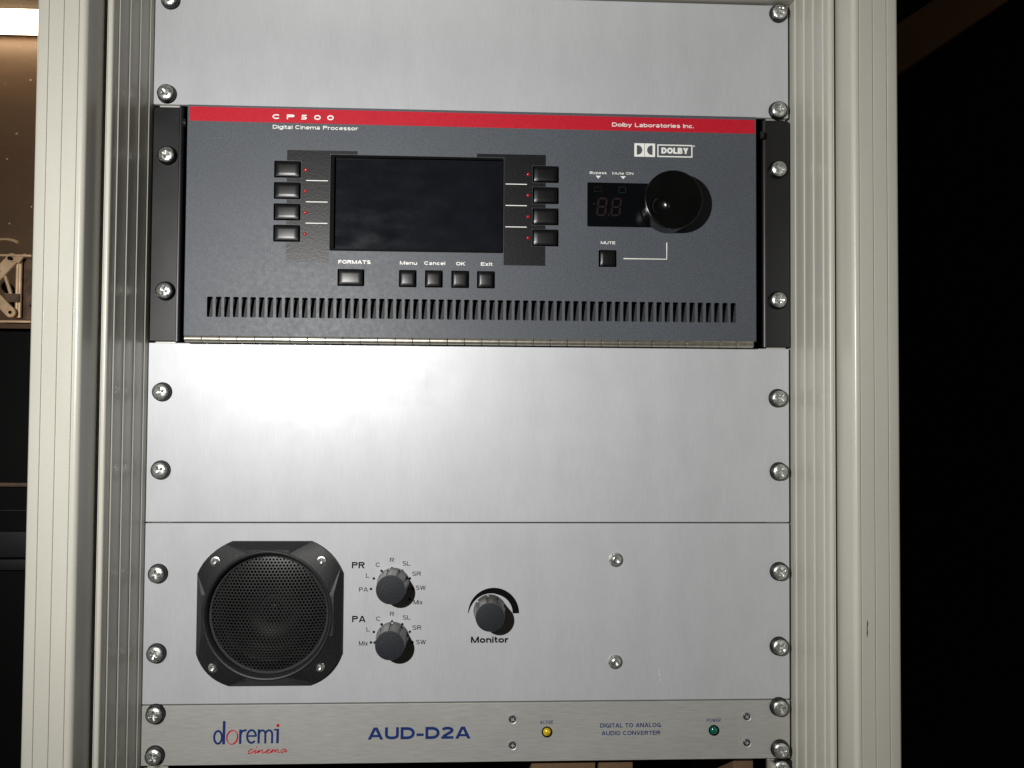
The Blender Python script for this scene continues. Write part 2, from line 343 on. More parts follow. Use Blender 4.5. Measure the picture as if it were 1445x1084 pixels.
# scissor hinge on the left
t = thing('scissor_bracket', 'tan metal folding bracket with crossed arms left of the rack', 'bracket', (-440, 150, 338))
def at(x, z): return (x+440, z-338)
bm = bmesh.new(); plate(bm, [(7, 6), (27, 3), (28, 64), (8, 62)], 6, 8, [circ(22, 18, 1.3, 12)], ch=0.4); link('back_plate', finish(bm, 'bp'), TAND, t)
bm = bmesh.new(); box(bm, 0, 28, -6, 8, 62, 64, 0.5); link('flange', finish(bm, 'fl'), TAN, t)
bm = bmesh.new(); box(bm, 0, 28, -4, 8, 1, 3, 0.5); link('flange', finish(bm, 'fl2'), TAN, t)
def arm(p, q, wd, y, holes):
    p, q = Vector(p), Vector(q); d = (q-p).normalized(); n = Vector((-d.y, d.x)); a0 = math.degrees(math.atan2(d.y, d.x))
    pts = []
    for i in range(9): a = math.radians(a0-90+180*i/8); pts.append((q.x+wd*math.cos(a), q.y+wd*math.sin(a)))
    for i in range(9): a = math.radians(a0+90+180*i/8); pts.append((p.x+wd*math.cos(a), p.y+wd*math.sin(a)))
    bm = bmesh.new(); plate(bm, pts, y, y+2.2, holes, ch=0.4)
    lathe(bm, [(wd*0.62, y-1.0), (wd*0.62, y)], 14, q.x, q.y)
    return bm
u = (9.6, 60); l = (11.5, 10); mid = (-14, 33)
link('arm', finish(arm((-22, 24), u, 5.2, -4, [circ(u[0], u[1], 1.6, 14), circ(-1, 48, 0.9, 10)]), 'arm'), TAN, t)
link('arm', finish(arm((-24, 46), l, 4.6, -8, [circ(l[0], l[1], 1.5, 14)]), 'arm2'), TAN, t)
bm = bmesh.new(); plate(bm, [(4, 60), (22, 65), (16, 56)], -4.5, -2.6, ch=0.3); link('gusset', finish(bm, 'g'), TAN, t)
for x, r in ((12, 1.3), (14.6, 1.6)):
    bm = bmesh.new(); bmesh.ops.create_cone(bm, cap_ends=True, segments=14, radius1=r, radius2=r, depth=54, matrix=Matrix.Translation((x, 1, 33))); link('rod', finish(bm, 'rod'), TAN, t)
bm = bmesh.new(); plate(bm, [(3, 20), (16, 20), (16, 28), (3, 28)], -3, -1, ch=0.3); link('clip', finish(bm, 'clip'), TAND, t)
bm = bmesh.new(); box(bm, 0, 2.4, -2, 1, 0, 22, 0.5)
o = link('strut', finish(bm, 'strut'), TAN, t); o.location = Vector((7, 0, 26))*S; o.rotation_euler = (0, math.radians(-18), 0)
for z in (61, 11):
    bm = bmesh.new(); lathe(bm, [(0, -8.5), (1.7, -8), (1.7, -3)], 14, u[0] if z > 30 else l[0], u[1] if z > 30 else l[1]); link('rivet', finish(bm, 'rv'), INSIDE, t)
# dark equipment case under it
t = thing('equipment_case', 'black equipment case with thin tan trim in the dark lower left', 'case', (-440, 160, -160))
bm = bmesh.new(); box(bm, -160, 52, 0, 150, 0, 492, 2); link('body', finish(bm, 'body'), INSIDE, t)
bm = bmesh.new(); box(bm, -160, 53, -6, 0, 347, 350.5, 0.5); link('trim', finish(bm, 'trim'), TAND, t)
bm = bmesh.new(); box(bm, -160, 53, -5, 0, 324, 325.5, 0.3); link('trim', finish(bm, 'trim2'), EQUIP, t)
bm = bmesh.new(); box(bm, -160, 53, -9, 0, 282, 306, 1.5); link('drawer_front', finish(bm, 'df'), EQUIP, t)
bm = bmesh.new(); box(bm, -160, 53, -7, 0, 270, 280, 1.0); link('drawer_front', finish(bm, 'df2'), EQUIP, t)

# ================================================================== RACK FRAME
rack = thing('equipment_rack', 'beige powder coated steel rack frame around all the mounted panels', 'rack', (0, 0, -150))
def post_profile():
    P = [(281, 24), (246.5, 24), (242.6, 24)]
    wall = 242.6
    for y in (-5.8, -20.5, -35.0, -49.5):
        P += [(wall, y+0.25), (wall+0.62, y-0.35), (wall+0.78, y-0.5), (wall+0.62, y-0.9)]
        wall += 0.55
    P += [(wall, -57.2)]+[(wall+1.4-1.4*math.cos(a), -57.2-1.4*math.sin(a)) for a in (0.4, 0.8, 1.2, 1.57)]
    P += [(247.3, -58.6), (247.5, -58.0), (247.8, -58.0), (248.0, -58.6), (248.4, -58.6), (248.5, -30), (251.2, -30)]
    P += [(250.9, -56), (249.7, -62), (249.5, -70), (249.5, -80)]
    P += [(252.3-2.8*math.cos(a), -80-3.2*math.sin(a)) for a in (0.25, 0.5, 0.8, 1.1, 1.35, 1.57)]
    for gx in (254.0, 263.4, 272.8):
        P += [(gx-0.5, -83.2), (gx-0.3, -82.4), (gx+0.3, -82.4), (gx+0.5, -83.2)]
    P += [(278.6+2.2*math.sin(a), -81.0-2.2*math.cos(a)) for a in (0, 0.4, 0.8, 1.2, 1.57)]
    P += [(280.8, -40)]
    return P
def extrude_profile(prof, z0, z1, sx, cuts=(0,)):
    bm = bmesh.new()
    a = [bm.verts.new((sx*x, y, z0)) for x, y in prof]; b = [bm.verts.new((sx*x, y, z1)) for x, y in prof]
    n = len(prof)
    for i in range(n): bm.faces.new((a[i], a[(i+1) % n], b[(i+1) % n], b[i]))
    bm.faces.new(a); bm.faces.new(b[::-1]); bmesh.ops.recalc_face_normals(bm, faces=bm.faces)
    return bm
for sx in (-1, 1):
    link('post', finish(extrude_profile(post_profile(), 0, 880, sx), 'post', 25), POST, rack)
    # mounting rail behind the ears, with its square holes
    bm = bmesh.new(); x0, x1 = (224.0, 239.0)
    plate(bm, rect(x0, 2, x1, 878), 3.6, 6.0, [circ(231.8, 150+44.45*k+d, 2.6, 12) for k in range(-3, 16) for d in (6.35, 22.2, 38.1) if 2 < 150+44.45*k+d < 870], ch=0.3)
    if sx < 0:
        for v in bm.verts: v.co.x *= -1
        bmesh.ops.reverse_faces(bm, faces=bm.faces)
    link('mounting_rail', finish(bm, 'rail'), RAIL, rack)
    bm = bmesh.new(); box(bm, sx*243 if sx > 0 else -246, sx*246 if sx > 0 else -243, 24.5, 318, 2, 878); link('side_panel', finish(bm, 'side'), INSIDE, rack)
# top rail: its underside with the mitred corner, seen along the top edge
bm = bmesh.new()
Z = 728.9
box(bm, -242.4, 242.4, -58, 24, Z, Z+38, 0.8); link('top_rail', finish(bm, 'toprail'), POST, rack)
bm = bmesh.new(); box(bm, -242, 242, 300, 303, 2, 760); link('back_panel', finish(bm, 'bpn'), INSIDE, rack)
bm = bmesh.new(); bm2 = None
pts = [(257.3, 0), (257.7, 3), (257.5, 6), (257.9, 9), (257.7, 11.5), (257.4, 11), (257.2, 7), (257.0, 3)]
printed(lambda b: flat(b, [(x, 266+z) for x, z in pts], -83.45), BLACKP, rack, 'scuff_mark')

# ================================================================== SCREWS
def make_head():
    """pan head with a real cross recess"""
    bm = bmesh.new(); nr, na = 15, 72; R = 5.75
    rings = [[bm.verts.new((0, 0, 0))]]
    for i in range(1, nr+1):
        r = R*i/nr; rings.append([bm.verts.new((r*math.cos(2*math.pi*k/na), 0, r*math.sin(2*math.pi*k/na))) for k in range(na)])
    def depth(x, z):
        r = math.hypot(x, z); y = -2.3*math.sqrt(max(0, 1-(r/(R*1.02))**2))**0.9
        s = 1e9
        for a in (0, math.pi/2):
            u = x*math.cos(a)+z*math.sin(a); v = -x*math.sin(a)+z*math.cos(a)
            s = min(s, max(abs(v)-0.62, abs(u)-3.0))
        if s < 0.25: y += min(1.7, 0.35+1.5*max(0, 1-r/3.4))*min(1, (0.25-s)/0.3)
        if r < 0.55: y += 0.5
        return y
    for ring in rings:
        for v in ring: v.co.y = depth(v.co.x, v.co.z)
    base = [bm.verts.new((R*math.cos(2*math.pi*k/na), 3.4, R*math.sin(2*math.pi*k/na))) for k in range(na)]
    rings.append(base)
    for a, b in zip(rings, rings[1:]):
        for k in range(na):
            j = (k+1) % na
            if len(a) == 1: bm.faces.new((a[0], b[k], b[j]))
            else: bm.faces.new((a[k], a[j], b[j], b[k]))
    bmesh.ops.recalc_face_normals(bm, faces=bm.faces)
    return finish(bm, 'screw_head', 28)
HEAD = make_head(); HEAD.materials.append(ZINC)
bm = bmesh.new(); lathe(bm, [(5.95, -3.0), (6.15, -3.4), (6.4, -3.2), (6.7, -0.8), (7.2, -0.25), (7.2, 0.4)], 40); WASH = finish(bm, 'cup_washer', 25); WASH.materials.append(WASHER)
def rack_screw(x, z, parent, y=0.0):
    h = link('screw', HEAD, None, parent, (x, y-3.0, z)); h.rotation_euler = (random.uniform(-.03, .03), random.uniform(0, 1.57), random.uniform(-.03, .03))
    wsh = link('washer', WASH, None, h, (0, 3.0, 0))
    return h
bm = bmesh.new(); lathe(bm, [(1.3, -1.0), (1.5, -2.4), (2.2, -2.7), (3.4, -2.1), (4.2, -0.9), (5.3, -0.7), (5.4, -0.1), (5.4, 0.2)], 32); lathe(bm, [(0, -0.9), (1.3, -1.0)], 32)
BOLT = finish(bm, 'button_bolt', 30); BOLT.materials.append(ZINC)
def small_screw_mesh(R, rec=True):
    bm = bmesh.new()
    cross = []
    wv, lv = R*0.20, R*0.62
    for a in range(4):
        c, s_ = math.cos(a*math.pi/2), math.sin(a*math.pi/2)
        for u, v in ((lv, -wv), (lv, wv), (wv, wv)): cross.append((u*c-v*s_, u*s_+v*c))
    plate(bm, circ(0, 0, R, 28), -0.5, 0.6, [cross], ch=R*0.22, back=False)
    plate(bm, circ(0, 0, R*0.7, 16), 0.35, 0.6, back=False)
    return finish(bm, 'small_screw', 30)
SS = small_screw_mesh(2.75); SS.materials.append(mat('dark_small_screw', (0.16, 0.18, 0.21), 0.3, 0.9, mottle=(900, 0.3)))

# ================================================================== BLANK PANELS
def screws_for(parent, pts, base):
    for x, z in pts: rack_screw(x-base[0], z-base[2], parent)
def blank_panel(z0, z1, label, pts):
    b = (0, 0, z0)
    t = thing('blank_panel', label, 'panel', b, 'brushed aluminium blanking panels in the rack')
    bm = bmesh.new(); plate(bm, rect(-242.2, 0.45, 240.1, z1-z0-0.45, 0.5, 2), 0, 3, ch=0.35); link('faceplate', finish(bm, 'bp', 20), ALU, t)
    screws_for(t, pts, b); return t
blank_panel(488.95, 577.85, 'plain brushed aluminium blank panel at the top, above the dark grey processor', [(-230.6, 568.3), (-232.0, 497.0), (232.3, 570.9), (231.6, 494.8)])
blank_panel(177.8, 311.15, 'wide plain brushed aluminium blank panel with the bright glare, below the dark grey processor', [(-231.6, 274.2), (-231.4, 216.5), (231.3, 272.8), (232.0, 216.9)])

# ================================================================== CINEMA PROCESSOR
D = -9.0                                               # plane of the drop-down door
cp = thing('cinema_processor', 'dark grey audio processor with red top stripe, screen, black buttons and a big dial', 'audio processor', (0, 0, 311.15))
zb = 311.15
def loc(z): return z-zb
# ears
for sx in (-1, 1):
    bm = bmesh.new()
    ex = 241.9 if sx < 0 else 240.9
    outer = [(sx*ex, 311.9), (sx*222.5, 311.9), (sx*222.5, 487.4)]+[(sx*(ex-3+3*math.sin(a)), 484.4+3*math.cos(a)) for a in (0, .4, .8, 1.2, 1.57)]
    hl = []
    for z in (449.5, 348.6):
        hl.append([(sx*231.4+px, pz) for px, pz in rect(-7.6, z-3.4, 7.6, z+3.4, 3.3, 5)])
    plate(bm, [(x, loc(z)) for x, z in outer], 0, 3, [[(x, loc(z)) for x, z in h] for h in hl], ch=0.4)
    # the rounded bend running back along the inner edge
    n = 6; pr = [(222.5, 0.0)]+[(222.5-2.6*math.sin(a), 2.6-2.6*math.cos(a)) for a in [math.pi/2*i/n for i in range(1, n+1)]]+[(219.9, 60)]
    a_ = [bm.verts.new((sx*x, y+0.002, loc(311.9))) for x, y in pr]; b_ = [bm.verts.new((sx*x, y+0.002, loc(487.4))) for x, y in pr]
    for i in range(len(pr)-1):
        f = bm.faces.new((a_[i], a_[i+1], b_[i+1], b_[i]))
    bmesh.ops.recalc_face_normals(bm, faces=bm.faces)
    link('ear', finish(bm, 'ear', 40), EARM, cp)
    bm = bmesh.new(); lathe(bm, [(0, -3.2), (2.6, -3.0), (3.0, -2.2), (3.0, 0)], 20)
    for v in bm.verts: v.co = Vector((v.co.y, v.co.x, v.co.z))
    bmesh.ops.recalc_face_normals(bm, faces=bm.faces)
    o = link('hinge_pin', finish(bm, 'pin'), EARM, cp, (sx*216.0, -3.4, loc(474.3))); o.rotation_euler = (0, 0, 0 if sx < 0 else math.pi)
for x, z in ((-230.7, 450.6), (-230.4, 349.1), (231.5, 448.9), (231.2, 347.9)): rack_screw(x, loc(z), cp)
# front panel with every opening cut through
BTN = []
for i in range(4): BTN.append((-149.8, 433.1-15.87*i, -130.0, 445.7-15.87*i))
for i in range(4): BTN.append((41.6, 432.9-15.95*i, 61.4, 445.6-15.95*i))
BTN += [(-102.4, 353.3, -82.6, 366.0), (-57.2, 353.0, -44.1, 365.9), (-38.0, 353.0, -24.7, 365.9), (-18.5, 352.9, -5.2, 365.9), (0.6, 352.9, 14.0, 365.8), (91.6, 370.2, 105.2, 383.0)]
NS = 63; X0, X1 = -194.95, 193.85
holes = [rect(a, loc(b), c, loc(d), 0.7, 2) for a, b, c, d in BTN]
for i in range(NS):
    x = X0+(X1-X0)*i/(NS-1); holes.append(rect(x-2.1, loc(329.3), x+2.1, loc(344.3), 0.8, 2))
holes.append(rect(-108.6, loc(379.4), 20.1, loc(451.1), 0.8, 2))
holes.append(rect(82.9, loc(400.5), 136.0, loc(433.9), 0.6, 2))
LEDP = [(-126.7, 439.2), (-126.7, 423.3), (-126.6, 407.4), (-126.7, 391.5), (38.4, 439.1), (38.4, 423.2), (38.5, 407.1), (38.6, 391.2)]
holes += [circ(x, loc(z), 1.75, 16) for x, z in LEDP]
bm = bmesh.new(); plate(bm, rect(-213.6, loc(315.2), 211.6, loc(486.3), 0.6, 2), D, D+1.1, holes, ch=0.4, back=False)
box(bm, -213.3, -211.6, D+2, 1, loc(315.4), loc(486.1)); box(bm, 209.6, 211.3, D+2, 1, loc(315.4), loc(486.1)); box(bm, -211.5, 209.5, D+2, 1, loc(484.4), loc(486.1))
link('front_panel', finish(bm, 'front_panel', 25), DOOR, cp)
bm = bmesh.new(); box(bm, -217, 217, 4, 290, loc(314), loc(484)); link('chassis', finish(bm, 'chassis'), BLACK, cp)
# baffle behind the vents: leans back towards the top
bm = bmesh.new(); v = [bm.verts.new(c) for c in ((-205, D+2.6, loc(326)), (205, D+2.6, loc(326)), (205, D+9.5, loc(350)), (-205, D+9.5, loc(350)))]
bm.faces.new(v); link('vent_baffle', finish(bm, 'baffle'), mat('vent_baffle_grey', (0.034, 0.035, 0.037), 0.5, noise=(700, 0.15)), cp)
for a, b, c, d in ((-151.2, 384.0, -128.6, 447.2), (40.4, 383.6, 62.6, 447.2), (-103.6, 352.0, -81.4, 367.2), (-58.4, 351.8, 15.4, 367.2), (90.4, 369.0, 106.4, 384.2)):
    bm = bmesh.new(); plate(bm, rect(a, loc(b), c, loc(d)), D+2.4, D+3.0, back=False)
    link('button_backing', finish(bm, 'bb'), BLACK, cp)
# buttons
def key_mesh(wd, hd):
    bm = bmesh.new(); nx, nz = 10, 8; g = []
    for j in range(nz+1):
        row = []
        for i in range(nx+1):
            u, v_ = -1+2*i/nx, -1+2*j/nz; e = max(abs(u), abs(v_))
            y = -1.9+0.38*(u*u*0.9+v_*v_*0.6)*0.9 + (0.45 if e > 0.99 else 0)
            row.append(bm.verts.new((u*wd/2*(0.985 if e > .99 else 1), y, v_*hd/2)))
        g.append(row)
    for j in range(nz):
        for i in range(nx): bm.faces.new((g[j][i], g[j][i+1], g[j+1][i+1], g[j+1][i]))
    rim = [g[0][i] for i in range(nx+1)]+[g[j][nx] for j in range(1, nz+1)]+[g[nz][i] for i in range(nx-1, -1, -1)]+[g[j][0] for j in range(nz-1, 0, -1)]
    b2 = [bm.verts.new((v.co.x*1.03, 2.2, v.co.z*1.03)) for v in rim]
    for i in range(len(rim)): j = (i+1) % len(rim); bm.faces.new((rim[i], rim[j], b2[j], b2[i]))
    bmesh.ops.recalc_face_normals(bm, faces=bm.faces)
    me = finish(bm, 'key', 35); me.materials.append(KEY); return me
KW = key_mesh(17.4, 10.6); KS = key_mesh(11.0, 10.8)
for a, b, c, d in BTN:
    k = link('button', KW if c-a > 15 else KS, None, cp, ((a+c)/2, D+0.2, loc((b+d)/2)))
    k.rotation_euler = (random.uniform(-.02, .02), 0, random.uniform(-.02, .02))
bm = bmesh.new(); lathe(bm, [(0, -0.9), (0.7, -0.75), (1.2, -0.3), (1.4, 0.3), (1.4, 2)], 16); ME = finish(bm, 'led'); ME.materials.append(LEDR)
for x, z in LEDP: link('indicator', ME, None, cp, (x, D, loc(z)))
# screen and display
bm = bmesh.new(); plate(bm, rect(-112, loc(376), 24, loc(455)), D+3.6, D+4.2, back=False); link('screen', finish(bm, 'screen'), SCREEN, cp)
bm = bmesh.new(); plate(bm, rect(-108.4, loc(379.6), 19.9, loc(450.9), 0.8, 2), D+0.6, D+3.5, [rect(-105.8, loc(381.2), 19.0, loc(449.6))], back=False); link('screen_frame', finish(bm, 'sf'), BLACK, cp)
bm = bmesh.new(); plate(bm, rect(83.1, loc(400.7), 135.8, loc(433.7), 0.5, 2), D+0.9, D+2.5, ch=0.2, back=False); disp = link('display_window', finish(bm, 'dw'), SMOKE, cp)
def seven(b):
    y = D+0.82
    for cx in (94.0, 104.8):
        sk = 0.7; wx, hz_ = 3.1, 6.3; th = 1.35; zc = loc(415.8)
        def P(x, z): return (cx+x+sk*(z/hz_), zc+z)
        def seg(x0_, z0_, x1_, z1_):
            a = Vector((x0_, z0_)); c = Vector((x1_, z1_)); d = (c-a).normalized(); n = Vector((-d.y, d.x))*th/2; s_ = d*0.8; a = a+d*0.35; c = c-d*0.35
            q = [a, a+s_*.8+n, c-s_*.8+n, c, c-s_*.8-n, a+s_*.8-n]; flat(b, [P(*k) for k in q], y)
        for s_ in ((-wx, hz_, wx, hz_), (-wx, 0, wx, 0), (-wx, -hz_, wx, -hz_), (-wx, 0, -wx, hz_), (wx, 0, wx, hz_), (-wx, -hz_, -wx, 0), (wx, -hz_, wx, 0)): seg(*s_)
    flat(b, circ(99.2, loc(409.6), 0.7, 10), y); flat(b, circ(88.2, loc(418), 0.7, 10), y)
printed(seven, SEG, disp, 'digit_segments')
printed(lambda b: ribbon(b, rect(88.2, loc(427.3), 93.6, loc(430.7)), 0.5, D+0.82, True), SEG, disp, 'indicator_outline')
printed(lambda b: ribbon(b, rect(106.8, loc(426.7), 112.0, loc(431.0)), 0.5, D+0.82, True), SEGG, disp, 'indicator_outline')
# dial with its finger dimple
bm = bmesh.new(); R = 21.6; h = 18.0
nr, na = 30, 96; cx, cz = -9.9, -5.3; rd = 7.1
verts = [[bm.verts.new((0, 0, 0))]]+[[bm.verts.new(((R-0.9)*i/nr*math.cos(2*math.pi*k/na), 0, (R-0.9)*i/nr*math.sin(2*math.pi*k/na))) for k in range(na)] for i in range(1, nr+1)]
def warp(x, z):
    d = math.hypot(x-cx, z-cz); y = -h
    if d < rd: y += 5.2*math.sqrt(max(0, 1-(d/rd)**2))*min(1, (rd-d)/0.6)**0.5
    return y
# dimple cut as its own bowl: keep the face flat, with a hole for the bowl
bm.free(); bm = bmesh.new()
plate(bm, circ(0, 0, R-0.9, 96), -h, -h+0.01, [circ(cx, cz, rd, 48)], back=False)
lathe(bm, [(R-0.9, -h), (R-0.5, -h+0.12), (R-0.12, -h+0.5), (R, -h+1.0), (R, -h+4.0), (R-0.35, -h+4.2), (R-0.35, -1.2), (R-1.2, -0.6), (R-1.2, 0)], 96)
lathe(bm, [(rd*math.sin(a), -h+3.4*(math.cos(a)-math.cos(1.45))/(1-math.cos(1.45))) for a in [1.45*i/14 for i in range(14)]]+[(rd, -h)], 48, cx, cz)
dial = link('volume_dial', finish(bm, 'dial', 35), DIAL, cp, (143.9, D, loc(417.4)))
# hinge along the lower edge
NK = 33; bx0, bx1 = -213.0, 209.5; pitch = (bx1-bx0)/NK
bm = bmesh.new()
prof = [(2.6*math.cos(a), 2.6*math.sin(a)) for a in [2*math.pi*i/18 for i in range(18)]]
def knuckle():
    bm = bmesh.new(); L_ = pitch-0.35
    rings = []
    for x, k in ((0, 0.85), (0.25, 1), (L_-0.25, 1), (L_, 0.85)): rings.append([bm.verts.new((x, p[0]*k, p[1]*k)) for p in prof])
    for a, b in zip(rings, rings[1:]):
        for i in range(18): bm.faces.new((a[i], a[(i+1) % 18], b[(i+1) % 18], b[i]))
    bm.faces.new(rings[0]); bm.faces.new(rings[-1]); bmesh.ops.recalc_face_normals(bm, faces=bm.faces)
    me = finish(bm, 'knuckle', 40); me.materials.append(BRASSY); return me
KN = knuckle()
for i in range(NK):
    k = link('hinge_knuckle', KN, None, cp, (bx0+pitch*i+0.15, D+1.4, loc(313.3))); k.rotation_euler = (random.uniform(-.3, .3), 0, 0)
bm = bmesh.new(); box(bm, -212.5, 209, D+3.2, D+4.2, loc(313.2), loc(322)); link('hinge_leaf', finish(bm, 'leaf'), BRASSY, cp)
# print on the door
Y1 = D-0.06; Y2 = D-0.12
printed(lambda b: flat(b, [(-211.9, loc(474.2)), (210.4, loc(473.3)), (210.4, loc(483.9)), (-211.9, loc(484.8))], Y1), RED, cp, 'red_stripe')
def strip_print(polys):
    def f(b):
        for p in polys: flat(b, [(x, loc(z)) for x, z in p], Y1)
    return f
gap = 0.4
def label_strip(x0, x1, z0, z1, holes_, extra):
    def f(b):
        bm2 = bmesh.new()
    bm = bmesh.new(); plate(bm, extra, Y1, Y1+0.04, holes_, back=False); return bm
lh = [rect(a-0.2, loc(b-0.2), c+0.2, loc(d+0.2)) for a, b, c, d in BTN[:4]]
def patch(outer_parts, name):
    def f(b):
        for p in outer_parts: flat(b, [(x, loc(z)) for x, z in p], Y1)
    return printed(f, LABELM, cp, name)
# left strip: the part right of the buttons, the bars between them, head and foot
pl = [[(-129.8, 370.6), (-108.8, 370.6), (-108.8, 451.4), (-129.8, 451.4)], [(-140.4, 451.4), (-88.7, 451.4), (-88.7, 453.9), (-140.4, 453.9)],
      [(-140.4, 446.0), (-129.8, 446.0), (-129.8, 451.4), (-140.4, 451.4)], [(-140.4, 370.6), (-129.8, 370.6), (-129.8, 385.2), (-140.4, 385.2)]]
for i in range(3): pl.append([(-140.4, 430.05-15.87*i), (-129.8, 430.05-15.87*i), (-129.8, 432.9-15.87*i), (-140.4, 432.9-15.87*i)])
patch(pl, 'label_strip')
pr_ = [[(20.3, 370.4), (41.4, 370.4), (41.4, 451.3), (20.3, 451.3)], [(-0.2, 451.3), (51.5, 451.3), (51.5, 453.9), (-0.2, 453.9)],
       [(41.4, 445.8), (51.5, 445.8), (51.5, 451.3), (41.4, 451.3)], [(41.4, 370.4), (51.5, 370.4), (51.5, 384.9), (41.4, 384.9)]]
for i in range(3): pr_.append([(41.4, 429.85-15.95*i), (51.5, 429.85-15.95*i), (51.5, 432.7-15.95*i), (41.4, 432.7-15.95*i)])
patch(pr_, 'label_strip')
for i in range(3):
    z = 431.35-15.87*i; printed(lambda b: flat(b, [(x, loc(q)) for x, q in rect(-126.2, z-.3, -110.3, z+.3)], Y2), WHITE, cp, 'printed_line')
    z = 431.45-16.1*i; printed(lambda b: flat(b, [(x, loc(q)) for x, q in rect(21.5, z-.3, 37.4, z+.3)], Y2), WHITE, cp, 'printed_line')
for ch_, xa, xb in (('C', -151.5, -145.9), ('P', -141.0, -135.4), ('5', -130.4, -126.4), ('0', -121.0, -116.2), ('0', -111.4, -106.6)):
    text(ch_, xa, loc(476.75), xb, 3.6, Y2, WHITE, cp, 0.25)
text('Digital Cinema Processor', -151.2, loc(469.5), -88.6, 2.85, Y2, WHITE, cp, 0.185)
text('FORMATS', -101.8, loc(369.9), -78.1, 2.7, Y2, WHITE, cp, 0.24)
text('Menu', -56.6, loc(369.8), -43.9, 2.6, Y2, WHITE, cp, 0.22)
text('Cancel', -38.6, loc(369.9), -23.1, 2.6, Y2, WHITE, cp, 0.22)
text('OK', -15.0, loc(369.8), -8.3, 2.6, Y2, WHITE, cp, 0.22)
text('Exit', 3.4, loc(369.8), 12.0, 2.6, Y2, WHITE, cp, 0.22)
text('Dolby Laboratories Inc.', 101.4, loc(476.6), 163.6, 3.0, Y2, WHITE, cp, 0.195)
text('Bypass', 84.6, loc(440.3), 97.4, 1.9, Y2, WHITE, cp, 0.19)
text('Mute ON', 101.7, loc(440.2), 117.6, 1.9, Y2, WHITE, cp, 0.19)
text('MUTE', 93.2, loc(387.4), 104.1, 2.1, Y2, WHITE, cp, 0.22)
for xa, xb in ((89.1, 93.1), (107.8, 112.0)):
    printed(lambda b: flat(b, [(xa, loc(439.0)), (xb, loc(439.0)), ((xa+xb)/2, loc(436.8))], Y2), WHITE, cp, 'printed_triangle')
printed(lambda b: ribbon(b, [(143.1, loc(389.3)), (143.1, loc(376.7)), (110.3, loc(376.7))], 0.8, Y2), WHITE, cp, 'printed_line')
def logo(b):
    zc = (464.3+454.0)/2; H = 5.1
    for s, xa, xb in ((1, 118.3, 125.95), (-1, 126.25, 134.1)):
        xs = xa+1.9 if s > 0 else xb-1.9
        dd = [(xs, loc(zc-3.6)), (xs, loc(zc+3.6))]+[(xs+s*(0.8+3.4*math.cos(a)), loc(zc+3.6*math.sin(a))) for a in [math.radians(90-180*i/12) for i in range(13)]]
        plate(b, [(xa, loc(zc-H)), (xb, loc(zc-H)), (xb, loc(zc+H)), (xa, loc(zc+H))], Y2, Y2+0.03, [dd], back=False)
    plate(b, rect(135.8, loc(454.1), 162.6, loc(463.7)), Y2, Y2+0.03, [rect(136.7, loc(455.0), 161.7, loc(462.8))], back=False)
    plate(b, circ(163.8, loc(462.9), 0.6, 12), Y2, Y2+0.03, back=False)
bm = bmesh.new(); logo(bm); link('emblem', finish(bm, 'emblem'), WHITE, cp)
text('DOLBY', 138.9, loc(456.8), 159.5, 4.6, Y2, WHITE, cp, 0.30, gap=0.05)

# ================================================================== MONITOR PANEL
mp_ = thing('monitor_panel', 'aluminium panel holding the round loudspeaker, two selector knobs and the Monitor knob', 'panel', (0, 0, 44.45))
zb2 = 44.45
bm = bmesh.new(); plate(bm, rect(-242.2, 0.45, 240.1, 132.9, 0.5, 2), 0, 3, [circ(-150.6, 111.2-zb2, 45, 48)], ch=0.35); link('faceplate', finish(bm, 'fp', 20), ALU, mp_)
screws_for(mp_, [(-232.2, 140.5), (-232.1, 82.5), (231.9, 141.1), (231.7, 84.8)], (0, 0, zb2))
# loudspeaker: all heights from the panel face
sx_, sz_ = -150.3, 111.4-zb2
OCT = [(-28.0, 52.8), (30.0, 52.8), (53.5, 29.3), (53.5, -29.3), (30.0, -52.9), (-29.4, -52.9), (-53.0, -29.6), (-53.0, 29.3)]
bm = bmesh.new(); RI = 47.3; inner_h = -7.6
def V(x, y, z): return bm.verts.new((x, y, z))
corners = [V(x, -3.0, z) for x, z in OCT]
ring_n = 96; ring = [V(RI*math.cos(2*math.pi*i/ring_n), inner_h, RI*math.sin(2*math.pi*i/ring_n)) for i in range(ring_n)]
def ringi(deg): return int(round(deg/360*ring_n)) % ring_n
# sides: between OCT[0]-[1] top, [2]-[3] right, [4]-[5] bottom, [6]-[7] left
mids = {}
def fan_arc(i0, i1):
    out = [ring[i0]]; i = i0
    while i != i1: i = (i+1) % ring_n; out.append(ring[i])
    return out
SD = 18
HT = inner_h
for v in corners: v.co.y = -1.6
IP = {0: ((47.7, -15.0), (47.7, 15.0)), 90: ((15.0, 47.7), (-15.0, 47.7)), 180: ((-47.7, 15.0), (-47.7, -15.0)), 270: ((-15.0, -47.7), (15.0, -47.7))}
ipv = {d: [V(p[0], HT, p[1]) for p in ps] for d, ps in IP.items()}
for (ca, cb, deg) in ((3, 2, 0), (1, 0, 90), (7, 6, 180), (5, 4, 270)):
    p1, p2 = ipv[deg]
    bm.faces.new((corners[ca], corners[cb], p2, p1))
    arc_ = fan_arc(ringi(deg-SD), ringi(deg+SD)); k = len(arc_)
    for i in range(k-1): bm.faces.new((p1 if i < k//2 else p2, arc_[i+1], arc_[i]))
    bm.faces.new((p1, p2, arc_[k//2]))
